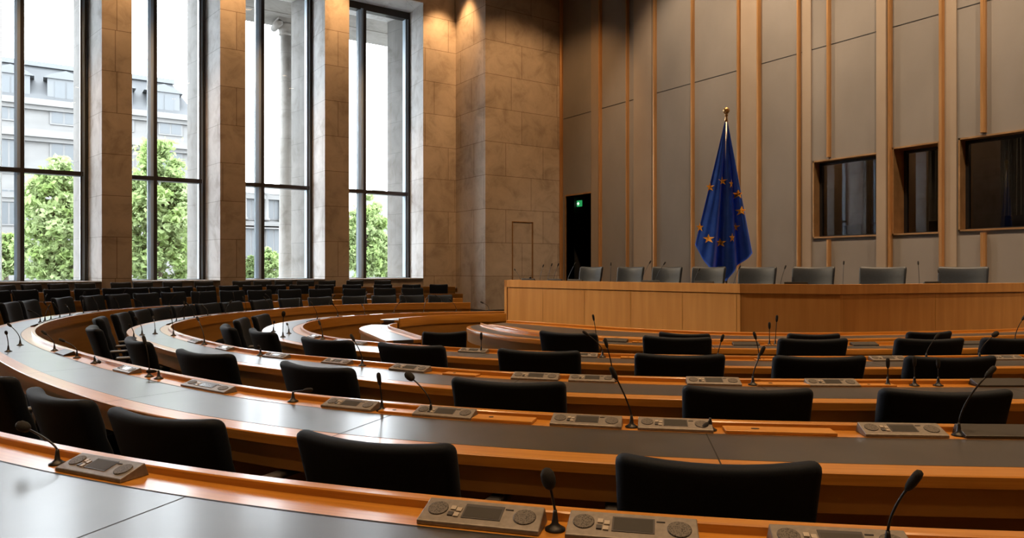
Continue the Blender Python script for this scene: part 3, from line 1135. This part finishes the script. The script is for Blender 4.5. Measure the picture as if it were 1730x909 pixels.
for k, px, dx, dy, h, hd, be in near_mics:
    i = cnt[k] = cnt.get(k, -1) + 1
    mm = make_mic(dx, dy, h, hd, be)
    for o_ in (SO, .3, .5, .68, None):
        if o_ is None or R[k].find(px, 'n', o_):
            break
    if o_ is None:
        for ch in list(mm.children):
            bpy.data.objects.remove(ch)
        bpy.data.objects.remove(mm)
        cnt[k] -= 1
        continue
    put(mm, R[k], px, 'n', o_, 'black gooseneck microphone, %s from windows, near arc of %s' % (ORD[i], RN[k]), 'microphone', 'microphones near arc of ' + RN[k])
# far arcs: a unit and a microphone for each place
far_px = {4: [530, 565, 610, 660, 710, 765, 820], 3: [292, 305, 322, 345, 375, 410, 450, 500, 550, 610, 680, 740], 2: [62, 70, 80, 95, 112, 135, 160, 195, 235, 280, 330, 390, 450], 1: [20, 70, 130, 200, 270, 340, 400, 460, 530, 610, 690]}
for k, pxs in far_px.items():
    for i, px in enumerate(pxs):
        nth = ORD[len(pxs) - 1 - i]
        put(uP, R[k], px, 'f', SO, 'small dark unit, %s from stone pier, far arc of %s' % (nth, RN[k]), 'conference unit', 'conference units far arc of ' + RN[k], .8)
        put(mics[(i + k) % 4], R[k], px + 6, 'f', SO + .1, 'small gooseneck microphone, %s from stone pier, far arc of %s' % (nth, RN[k]), 'microphone', 'microphones far arc of ' + RN[k], 1.0, turn=random.uniform(-1, 1))

# ================================================================== PODIUM
PT = 1.2                                            # top of the podium
cor = [at_depth(852, 12.6), at_depth(1250, 9.65), at_depth(1420, 9.25), at_depth(1860, 10.7)]
dn = []
for a, b in zip(cor, cor[1:]):
    t = (b - a).normalized()
    dn.append(Vector((-t.y, t.x, 0)))               # towards the back wall side


def offset_line(pts, o):
    out = []
    for i, p in enumerate(pts):
        if i == 0:
            n = dn[0]
            f = 1
        elif i == len(pts) - 1:
            n = dn[-1]
            f = 1
        else:
            n = (dn[i - 1] + dn[i]).normalized()
            f = 1 / n.dot(dn[i])
        out.append(p + n * o * f)
    return out


pod = empty('podium', cor[0])
tag(pod, 'tall wooden podium of angled veneer panels below the back wall', 'podium')


def pod_piece(name, o0, o1, z0, z1, i0, i1, m):
    A, B = offset_line(cor, o0)[i0:i1], offset_line(cor, o1)[i0:i1]
    bm = bmesh.new()
    add_prism(bm, [(p.x - cor[0].x, p.y - cor[0].y) for p in A + B[::-1]], z0, z1)
    return from_bm(name, bm, m, pod)


for i in range(3):
    pod_piece('front_panel', .012, .06, .1, PT - .13, i, i + 2, M['wood_dais'])
pod_piece('top_band', 0, .07, PT - .125, PT, 0, 4, M['wood_dais'])
pod_piece('plinth', .03, .06, 0, .1, 0, 4, M['black'])
pod_piece('worktop', .07, .75, PT - .14, PT - .1, 0, 4, M['leather'])
# end cheek
a, b = offset_line(cor, 0)[0], offset_line(cor, .75)[0]
t = (cor[1] - cor[0]).normalized() * .06
bm = bmesh.new()
add_prism(bm, [(p.x - cor[0].x, p.y - cor[0].y) for p in (a, a + t, b + t, b)], 0, PT)
from_bm('end_panel', bm, M['wood_dais'], pod)
# joints between the veneer sheets
bm = bmesh.new()
f0 = offset_line(cor, .0095)
for i, n in ((0, 5), (1, 1), (2, 3)):
    A, B = f0[i], f0[i + 1]
    t = (B - A).normalized() * .003
    for k in range(0, n + 1):
        p = A.lerp(B, min(max(k / n if n > 1 else 0, .012), .988)) - cor[0]
        bm.faces.new([bm.verts.new(v) for v in (Vector((p.x - t.x, p.y - t.y, .1)), Vector((p.x + t.x, p.y + t.y, .1)), Vector((p.x + t.x, p.y + t.y, PT - .13)), Vector((p.x - t.x, p.y - t.y, PT - .13)))])
from_bm('panel_joint', bm, M['wood_panel'], pod)
# raised floor behind the podium
bm = bmesh.new()
L = offset_line(cor, .3)
add_prism(bm, [(p.x, p.y) for p in L] + [(XR - .1, L[-1].y), (XR - .1, YB - .12), (L[0].x - .3, YB - .12)], 0, .38)
struct(from_bm('floor_podium', bm, M['carpet']))

chairP = make_chair('podium_chair', M['fabric_dais'], .6, .92, True)
usedP = [False]
pod_px = [(984, 13.9), (1051, 13.0), (1113, 12.3), (1184, 11.7), (1267, 11.1), (1363, 10.75), (1482, 10.6), (1620, 10.75)]
ends = ['at the end of the row beside the dark doorway', 'second from the doorway, with a microphone either side', 'third from the doorway', 'just before the blue flag', 'just past the blue flag', 'below the wall before the first booth window', 'below the gap between the booth windows', 'last one under the big booth window']
tgt = at_depth(880, 2.5)
for i, (px, d) in enumerate(pod_px):
    p = at_depth(px, d)
    l, dd = (px - CX) / F * d, d
    ang = [12, 12, 13, 14, 24, 38, 46, 50][i]
    # facing: across the podium towards the hall
    nb = dn[0] if i < 4 else (dn[0] * (7.5 - i) + dn[1] * (i - 3.5)).normalized()
    c = chairP if not usedP[0] else copy_tree(chairP)
    usedP[0] = True
    fx = (-dn[0] * 1.0 + (tgt - p).normalized() * (.1 + .035 * i)).normalized()
    c.location = (p.x, p.y, .38)
    c.rotation_euler = (0, 0, math.atan2(fx.y, fx.x) - math.pi / 2)
    top_z = zz(450.5, d)
    s = (top_z - .38) / .92
    c.scale = (.88 + .035 * i, 1.0, s)
    tag(c, 'dark tufted chair behind the podium, ' + ends[i], 'chair', 'chairs behind the podium')

# small things on the podium worktop
pm = [(880, .16, -.3), (912, .22, .05), (924, .24, .08), (935, .24, .1), (957, .26, .2), (1032, .25, -.05), (1082, .28, .2), (1105, .26, .22), (1170, .16, .1), (1240, .2, .1), (1318, .2, .1), (1424, .26, .1), (1552, .26, .06), (1588, .14, .05)]
for i, (px, h, lean) in enumerate(pm):
    # stand on the worktop
    A, B = offset_line(cor, .3), None
    best = None
    for a, b in zip(A, A[1:]):
        for k in range(200):
            q = a.lerp(b, k / 199)
            l = q.x * SY_ + q.y * CY_
            dd = -q.x * CY_ + q.y * SY_
            x = CX + F * l / dd
            if best is None or abs(x - px) < best[0]:
                best = (abs(x - px), q.copy(), (b - a).normalized())
    q, t = best[1], best[2]
    mm = make_mic(lean * .6, .05, h + .11, 'slim', .25)
    mm.location = (q.x, q.y, PT - .1)
    mm.rotation_euler = (0, 0, math.atan2(t.y, t.x))
    tag(mm, 'thin gooseneck microphone on the podium, %s along from the dark doorway end' % ORD[i], 'microphone', 'microphones on the podium')
    if i % 2 == 0:
        u = copy_tree(uP)
        u.location = (q.x + t.x * .2, q.y + t.y * .2, PT - .1)
        u.scale = (1, 1.2, 3.2)
        u.rotation_euler = (0, 0, math.atan2(t.y, t.x) + math.pi)
        tag(u, 'dark conference unit on the podium top, %s along from the doorway end' % ORD[i // 2], 'conference unit', 'conference units on the podium')

# ================================================================== FLAG
FD = 12.6
fl = empty('flag', at_depth(1227, FD) + Vector((0, 0, .38)))
tag(fl, 'blue flag with yellow stars hanging from a tall pole behind the podium', 'flag')
base = fl.location.copy()
rt, fw_ = Vector((SY_, CY_, 0)), Vector((-CY_, SY_, 0))


def fpt(px, py, dep=0.0):
    p = at_depth(px, FD)
    p.z = zz(py, FD)
    return p + fw_ * dep - base


zt = zz(205, FD) - base.z
bm = bmesh.new()
add_tube(bm, [(0, 0, .05), (0, 0, zt + .1)], .02, 12)
from_bm('pole', bm, M['steel'], fl)
bm = bmesh.new()
add_lathe(bm, [(.2, 0), (.2, .03), (.06, .06), (.03, .12), (.025, .12)], 24)
from_bm('pole_base', bm, M['brass'], fl)
zf = zz(203, FD) - base.z
bm = bmesh.new()
add_lathe(bm, [(.022, 0), (.03, .03), (.022, .06), (.02, .1), (.03, .11), (.034, .125), (.02, .135), (.03, .145), (.052, .17), (.06, .2), (.052, .23), (.03, .25), (.008, .26)], 16, (0, 0, zf - .03))
from_bm('finial', bm, M['brass'], fl)
bot = [(0, 1176, 413), (.12, 1185, 434), (.25, 1196, 452), (.45, 1218, 474), (.55, 1226, 475), (.7, 1241, 455), (.85, 1255, 443), (1, 1270, 428)]


def fold(u, v):
    return (.075 * math.sin(u * 17 + .6) + .04 * math.sin(u * 31 + 2 * v)) * (v ** .8) + .02 - .1 * v * (1 - (2 * u - 1) ** 2) * 0


def cloth(u, v):
    xb = np.interp(u, [b[0] for b in bot], [b[1] for b in bot])
    yb = np.interp(u, [b[0] for b in bot], [b[2] for b in bot])
    x = (1224 + 5 * u) * (1 - v) + xb * v
    y = 206 * (1 - v) + yb * v
    x += 2.0 * math.sin(u * 9 + 1) * v * (1 - v)
    return x, y


NU, NV = 64, 50
bm = bmesh.new()
g = []
for j in range(NV + 1):
    row = []
    for i in range(NU + 1):
        u, v = i / NU, j / NV
        x, y = cloth(u, v)
        row.append(bm.verts.new(fpt(x, y, fold(u, v) - .03)))
    g.append(row)
for j in range(NV):
    for i in range(NU):
        bm.faces.new((g[j][i], g[j][i + 1], g[j + 1][i + 1], g[j + 1][i]))
r_ = bmesh.ops.solidify(bm, geom=bm.faces[:], thickness=.004)
cl = from_bm('cloth', bm, M['flag'], fl, True)
stars = [(1200, 316, .8), (1220, 306, 1), (1234.7, 311, .55), (1245, 329, 1), (1250.5, 357, 1), (1244, 383.5, .75), (1235, 402, .6), (1217.6, 410, 1), (1196, 403.6, 1.1), (1183.5, 384, .75)]
uvs = [(i / 80, j / 80) for i in range(81) for j in range(8, 81)]
uvp = [cloth(u, v) for u, v in uvs]
for sx, sy, sq in stars:
    bm = bmesh.new()
    vs = []
    pts = [(0, 0)]
    for k in range(10):
        a = math.pi / 2 + k * math.pi / 5
        r0 = 8.3 if k % 2 == 0 else 3.4
        pts.append((math.cos(a) * r0 * sq, -math.sin(a) * r0))
    for dx, dy in pts:
        X_, Y_ = sx + dx, sy + dy
        b_ = min(range(len(uvp)), key=lambda q: (uvp[q][0] - X_) ** 2 + (uvp[q][1] - Y_) ** 2)
        vs.append(bm.verts.new(fpt(X_, Y_, fold(*uvs[b_]) - .03 - .022)))
    for k in range(10):
        bm.faces.new((vs[0], vs[1 + k], vs[1 + (k + 1) % 10]))
    bmesh.ops.solidify(bm, geom=bm.faces[:], thickness=.003)
    from_bm('star', bm, M['star'], cl)

# ================================================================== OUTSIDE
bm = bmesh.new()
add_box(bm, -260, XO - .02, -160, 220, -1.6, -1.4)
struct(from_bm('ground', bm, M['paving']))
GZ = -1.4

# portico in front of the windows: one column in view, architrave above
yc, dc = on_x(484, -28.2)
colm = empty('stone_column', (-28.2, yc, GZ))
tag(colm, 'tall round stone portico column standing outside the third tall window', 'column')
ztop = zz(62, dc) - GZ
bm = bmesh.new()
add_lathe(bm, [(.36, .25), (.36, .4), (.3, .5), (.27, ztop * .5), (.235, ztop)], 24)
from_bm('shaft', bm, M['stone_out'], colm)
bm = bmesh.new()
rbox(bm, -.45, .45, -.45, .45, 0, .25, .02)
from_bm('column_base', bm, M['stone_out'], colm)
bm = bmesh.new()
add_lathe(bm, [(.24, ztop), (.3, ztop + .05), (.27, ztop + .1), (.34, ztop + .38), (.4, ztop + .45)], 24)
add_box(bm, -.42, .42, -.42, .42, ztop + .45, ztop + .62)
for sx in (-1, 1):
    t = bmesh.new()
    add_lathe(t, [(.06, -.42), (.13, -.42), (.13, .42), (.06, .42)], 14)
    bmesh.ops.rotate(t, verts=t.verts, matrix=Matrix.Rotation(math.pi / 2, 3, 'Y'))
    bmesh.ops.translate(t, verts=t.verts, vec=(0, sx * .38, ztop + .36))
    merge(bm, t)
from_bm('capital', bm, M['stone_out'], colm)
zb = ztop + GZ + .62
bm = bmesh.new()
add_box(bm, -27.4, XO, yc - 2.6, yc + 14, zb, zb + .2)
add_box(bm, -29.0, -27.4, yc - 2.6, yc + 14, zb - .02, zb + 1.4)
struct(from_bm('beam_1', bm, M['stone_out']))

# mansard building across the square
XB = -62.0
fy = lambda px: on_x(px, XB)[0]
fz = lambda px, py: zz(py, on_x(px, XB)[1])
y0, y1 = fy(-140), fy(327)
z_eave = fz(130, 176)
z_top = fz(130, 108)
z_corn = fz(130, 226)
bd = empty('mansard_building', (XB, (y0 + y1) / 2, GZ))
tag(bd, 'pale stone building with grey slate mansard roof across the square', 'building')
c_ = (y0 + y1) / 2
y0 -= c_
y1 -= c_
g0 = -GZ
bm = bmesh.new()
add_box(bm, -14, 0, y0, y1, 0, z_eave + g0)
from_bm('wall', bm, M['facade'], bd)
bm = bmesh.new()
yr = fy(297) - c_
vs = [bm.verts.new(c) for c in ((.3, y0, z_eave + g0), (.3, y1 + .2, z_eave + g0), (-14, y1 + .2, z_eave + g0), (-14, y0, z_eave + g0), (-2.2, y0, z_top + g0), (-2.2, yr, z_top + g0), (-12, yr, z_top + g0), (-12, y0, z_top + g0))]
for f in ((0, 1, 5, 4), (1, 2, 6, 5), (2, 3, 7, 6), (3, 0, 4, 7), (4, 5, 6, 7), (3, 2, 1, 0)):
    bm.faces.new([vs[i] for i in f])
from_bm('roof', bm, M['slate'], bd)
bm = bmesh.new()
add_box(bm, -2.4, -1.9, y0, yr + .2, z_top + g0 - .1, z_top + g0 + .25)
from_bm('roof_ridge', bm, M['zinc'], bd)
for zc, th, pr in ((z_eave, .45, .55), (z_corn, .55, .6), (fz(130, 330), .4, .35)):
    bm = bmesh.new()
    add_box(bm, 0, pr, y0 - .3, y1 + pr, zc + g0 - th, zc + g0)
    add_box(bm, 0, pr * .55, y0 - .3, y1 + pr * .5, zc + g0 - th - .3, zc + g0 - th)
    from_bm('cornice', bm, M['facade'], bd)


def far_window(bd, yc_, zc_, w, h, off=0.0):
    bm = bmesh.new()
    add_box(bm, off, off + .1, yc_ - w / 2 - .12, yc_ + w / 2 + .12, zc_ - h / 2 - .12, zc_ + h / 2 + .12)
    f = from_bm('window', bm, M['sash'], bd)
    bm = bmesh.new()
    add_box(bm, off + .1, off + .12, yc_ - w / 2, yc_ - .06, zc_ - h / 2, zc_ + h / 2)
    add_box(bm, off + .1, off + .12, yc_ + .06, yc_ + w / 2, zc_ - h / 2, zc_ + h / 2)
    from_bm('pane', bm, M['pane_far'], f)


cols = [fy(p) - c_ for p in (-62, 15, 108, 205, 288)]
for yc_ in cols:
    far_window(bd, yc_, (z_eave + z_corn) / 2 + g0 + .1, 1.5, 1.15)
    far_window(bd, yc_, fz(130, 270) + g0, 1.5, 2.4)
    far_window(bd, yc_, fz(130, 345) + g0 - .4, 1.5, 2.4)
for px in (12, 106, 190, 272):
    yc_ = fy(px) - c_ + .2
    zc_ = fz(130, 148) + g0
    bm = bmesh.new()
    add_box(bm, -2.4, .0, yc_ - 1.15, yc_ + 1.15, zc_ - 1.3, zc_ + .45)
    t = bmesh.new()
    add_prism(t, [(-1.4, 0), (1.4, 0), (1.0, .35), (0, .8), (-1.0, .35)], -2.2, .15)
    for v in t.verts:
        v.co = Vector((v.co.z, yc_ + v.co.x, zc_ + .45 + v.co.y * .8))
    merge(bm, t)
    d_ = from_bm('dormer', bm, M['zinc'], bd)
    bm = bmesh.new()
    add_box(bm, 0, .04, yc_ - .7, yc_ - .05, zc_ - 1., zc_ + .25)
    add_box(bm, 0, .04, yc_ + .05, yc_ + .7, zc_ - 1., zc_ + .25)
    from_bm('dormer_pane', bm, M['pane_far'], d_)

# classical building seen through the third window
XB2 = -78.0
fy2 = lambda px: on_x(px, XB2)[0]
fz2 = lambda px, py: zz(py, on_x(px, XB2)[1])
y0, y1 = fy2(385), fy2(548)
c_ = (y0 + y1) / 2
bd2 = empty('classical_building', (XB2, c_, GZ))
tag(bd2, 'pale classical building with columns and balustrade behind the stone column', 'building')
y0 -= c_
y1 -= c_
bm = bmesh.new()
add_box(bm, -12, 0, y0, y1, 0, fz2(470, 330) + g0)
from_bm('wall', bm, M['facade'], bd2)
bm = bmesh.new()
vs = [bm.verts.new(c) for c in ((.5, y0, fz2(470, 330) + g0), (.5, y1, fz2(470, 330) + g0), (-12, y1, fz2(470, 330) + g0), (-12, y0, fz2(470, 330) + g0), (-3, y0 + 2, fz2(470, 312) + g0), (-3, y1 - 2, fz2(470, 312) + g0), (-9, y1 - 2, fz2(470, 312) + g0), (-9, y0 + 2, fz2(470, 312) + g0))]
for f in ((0, 1, 5, 4), (1, 2, 6, 5), (2, 3, 7, 6), (3, 0, 4, 7), (4, 5, 6, 7), (3, 2, 1, 0)):
    bm.faces.new([vs[i] for i in f])
from_bm('roof', bm, M['slate'], bd2)
for py, th in ((331, .5), (376, .6), (383, .3)):
    bm = bmesh.new()
    add_box(bm, 0, .7, y0 - .3, y1 + .3, fz2(470, py) + g0 - th, fz2(470, py) + g0)
    from_bm('cornice', bm, M['facade'], bd2)
for px in (424, 462, 500):
    far_window(bd2, fy2(px) - c_, fz2(px, 351) + g0, 1.3, 2.4)
    far_window(bd2, fy2(px) - c_, fz2(px, 408) + g0, 1.4, 3.)
for px in (411, 437, 448, 475, 487, 513, 525):
    bm = bmesh.new()
    add_lathe(bm, [(.4, 0), (.4, .2), (.28, .3), (.26, 2.6), (.38, 2.8), (.38, 3.0)], 12, (.45, fy2(px) - c_, fz2(470, 374) + g0))
    from_bm('pilaster_column', bm, M['facade'], bd2)

# wooded hill far behind the fourth window
hx = -150.
bm = bmesh.new()
ya, yb = on_x(560, hx)[0], on_x(760, hx)[0]
n = 40
rows = []
for j in range(7):
    a = j / 6 * math.pi
    row = []
    for i in range(n + 1):
        f = i / n
        env = math.sin(math.pi * f) ** .5
        hgt = (zz(322, on_x(640, hx)[1]) - GZ) * env * (1 + .06 * math.sin(f * 23) + .05 * math.sin(f * 57))
        row.append(bm.verts.new((hx - 20 * math.cos(a), ya + (yb - ya) * f, GZ + hgt * math.sin(a))))
    rows.append(row)
for a, b in zip(rows, rows[1:]):
    for i in range(n):
        bm.faces.new((a[i], a[i + 1], b[i + 1], b[i]))
struct(from_bm('hill', bm, M['hill'], None, True))


def tree(name, px, X, ytop, ybot, wpx, label, m, n_leaf=9000, seed=1, cat='tree', leaf=.165):
    rnd = random.Random(seed)
    yc_, d = on_x(px, X)
    root = empty(name, (X, yc_, GZ))
    tag(root, label, cat)
    H = zz(ytop, d) - GZ
    zl = max(zz(ybot, d) - GZ, .1)
    Rr = wpx / 2 * d / F
    bm = bmesh.new()
    add_tube(bm, [(0, 0, 0), (.05, .03, zl + .2), (0, 0, (zl + H) / 2), (.1, -.1, H * .85)], [.2, .15, .1, .03], 8)
    for k in range(9):
        a = k * 2.4
        z = zl + (H - zl) * (.1 + .07 * k)
        r = Rr * .7 * (1 - .06 * k)
        add_tube(bm, [(0, 0, z), (r * .5 * math.cos(a), r * .5 * math.sin(a), z + r * .3), (r * math.cos(a), r * math.sin(a), z + r * .55)], [.06, .04, .015], 5)
    from_bm('trunk', bm, M['bark'], root)
    # leaves gathered in clumps through the crown
    vs, fs = [], []
    cz, rz_ = (zl + H) / 2, (H - zl) / 2
    clumps = []
    while len(clumps) < 110:
        x, y, z = (rnd.uniform(-1, 1) for _ in range(3))
        rr = x * x + y * y + z * z
        taper = 1 - .35 * max(z, 0)
        if .12 < rr < 1:
            clumps.append((x * Rr * taper, y * Rr * taper, cz + z * rz_, rnd.uniform(.16, .3) * Rr))
    for k in range(n_leaf):
        cx, cy, cz2, cr = clumps[k % len(clumps)]
        p = Vector((rnd.gauss(0, .5), rnd.gauss(0, .5), rnd.gauss(0, .42))) * cr + Vector((cx, cy, cz2))
        if p.z > H:
            p.z = H - rnd.random() * .2
        nrm = Vector((rnd.gauss(0, 1), rnd.gauss(0, 1), rnd.gauss(.6, 1))).normalized()
        u = nrm.orthogonal().normalized()
        u.rotate(Matrix.Rotation(rnd.uniform(0, 6.28), 3, nrm))
        w = nrm.cross(u)
        s = leaf * rnd.uniform(.6, 1.3)
        b = len(vs)
        vs += [p - u * s, p - w * s * .55 + nrm * .03, p + u * s, p + w * s * .55 + nrm * .03]
        fs.append((b, b + 1, b + 2, b + 3))
    me = bpy.data.meshes.new('foliage')
    me.from_pydata(vs, [], fs)
    link('foliage', me, m, root)


tree('maple_tree', 92, -42, 264, 512, 104, 'leafy green tree seen through the tall window beside the frame edge', M['leaf'], 20000, 1)
tree('maple_tree', 268, -42, 238, 512, 118, 'leafy green tree seen through the second tall window before the mansard end', M['leaf'], 22000, 2)
tree('maple_tree', 618, -44, 318, 512, 74, 'leafy green tree seen through the narrow fourth window', M['leaf'], 15000, 3)
tree('maple_tree', 8, -50, 395, 470, 60, 'low pale tree at the foot of the mansard building, seen past the mullion', M['leaf'], 5000, 4)
tree('shrub', 655, -46, 398, 475, 34, 'darker round bush under the tree in the fourth window', M['leaf_dark'], 4000, 5, 'bush', .12)
tree('shrub', 428, -50, 428, 478, 26, 'small bush at the bottom of the third window beside its mullion', M['leaf_dark'], 2500, 6, 'bush', .12)
tree('shrub', 455, -52, 418, 478, 36, 'pale bush just before the stone column in the third window', M['leaf'], 3000, 7, 'bush', .12)
tree('shrub', 505, -50, 430, 478, 26, 'small bush just past the stone column in the third window', M['leaf'], 2500, 8, 'bush', .12)

# ================================================================== LIGHT
wd = bpy.data.worlds.new('overcast_sky')
sc.world = wd
wd.use_nodes = True
bg = wd.node_tree.nodes['Background']
bg.inputs['Color'].default_value = (.87, .945, 1.0, 1)
bg.inputs['Strength'].default_value = 10.0

WARM = (1.0, .70, .42)
AMBER = (1.0, .56, .24)


def downlight(x, y, power, label, spot=85, tilt=None, blend=.6, col=WARM):
    root = empty('downlight', (x, y, ZC))
    tag(root, label, 'ceiling lamp', 'ceiling downlights')
    bm = bmesh.new()
    add_lathe(bm, [(.16, 0), (.16, -.03), (.125, -.03), (.12, -.01)], 20)
    from_bm('ring', bm, M['metal_dark'], root)
    bm = bmesh.new()
    add_lathe(bm, [(.119, -.012), (.119, -.016)], 20)
    from_bm('lens', bm, M['lamp'], root)
    la = bpy.data.lights.new('bulb', 'SPOT')
    la.energy = power
    la.color = col
    la.spot_size = math.radians(spot)
    la.spot_blend = blend
    la.shadow_soft_size = .12
    lo = bpy.data.objects.new('bulb', la)
    COL.objects.link(lo)
    lo.parent = root
    lo.location = (0, 0, -.05)
    if tilt:
        v = Vector(tilt) - Vector((x, y, ZC))
        lo.rotation_euler = v.to_track_quat('-Z', 'Y').to_euler()


k = 0
for x in (-17.5, -13, -8.5, -4, .5, 5):
    for y in (-8, -3, 2, 7.0, 11):
        k += 1
        right = x > -9
        downlight(x, y, (1250 if right else 200) * (.55 if y < 0 else 1), 'round recessed ceiling downlight above the hall, %s counted from the window side' % ORD[k - 1], 66, col=(1, .62, .32))
wash = 0
for (a, b) in [(edges[i], edges[i + 1]) for i in range(2, len(edges), 2)]:
    wash += 1
    downlight(XW + 1.0, (a + b) / 2, 900, 'ceiling spot washing the stone pier, %s from the far corner' % ORD[len(edges) // 2 - wash], 70, (XW + .2, (a + b) / 2, 4), col=AMBER)
downlight(XP + 4.5, YP - .3, 1150, 'ceiling spot washing the stone corner mass by the windows', 75, (XP, YP + 1.8, 4.5), col=AMBER)
for i, x in enumerate((-13, -9.5, -6, -2.5, 1)):
    downlight(x, YB - 3.4, 1600, 'ceiling spot washing the back wall, %s from the stone corner' % ORD[i], 95, (x, YB, 4.5), col=(1, .76, .52))

downlight(-17.0, -2.5, 9500, 'added unseen spot by the windows, brightening the podium front in place of daylight', 32, (-9.0, 7.3, 1.2), .8, (1, .78, .52))  # added lamp, stands in for window daylight on the podium front

vs_ = sc.view_settings
sc.display_settings.display_device = 'sRGB'
vs_.view_transform = 'Standard'
vs_.look = 'None'
vs_.exposure = 0.45
vs_.gamma = 1.0
vs_.use_curve_mapping = False
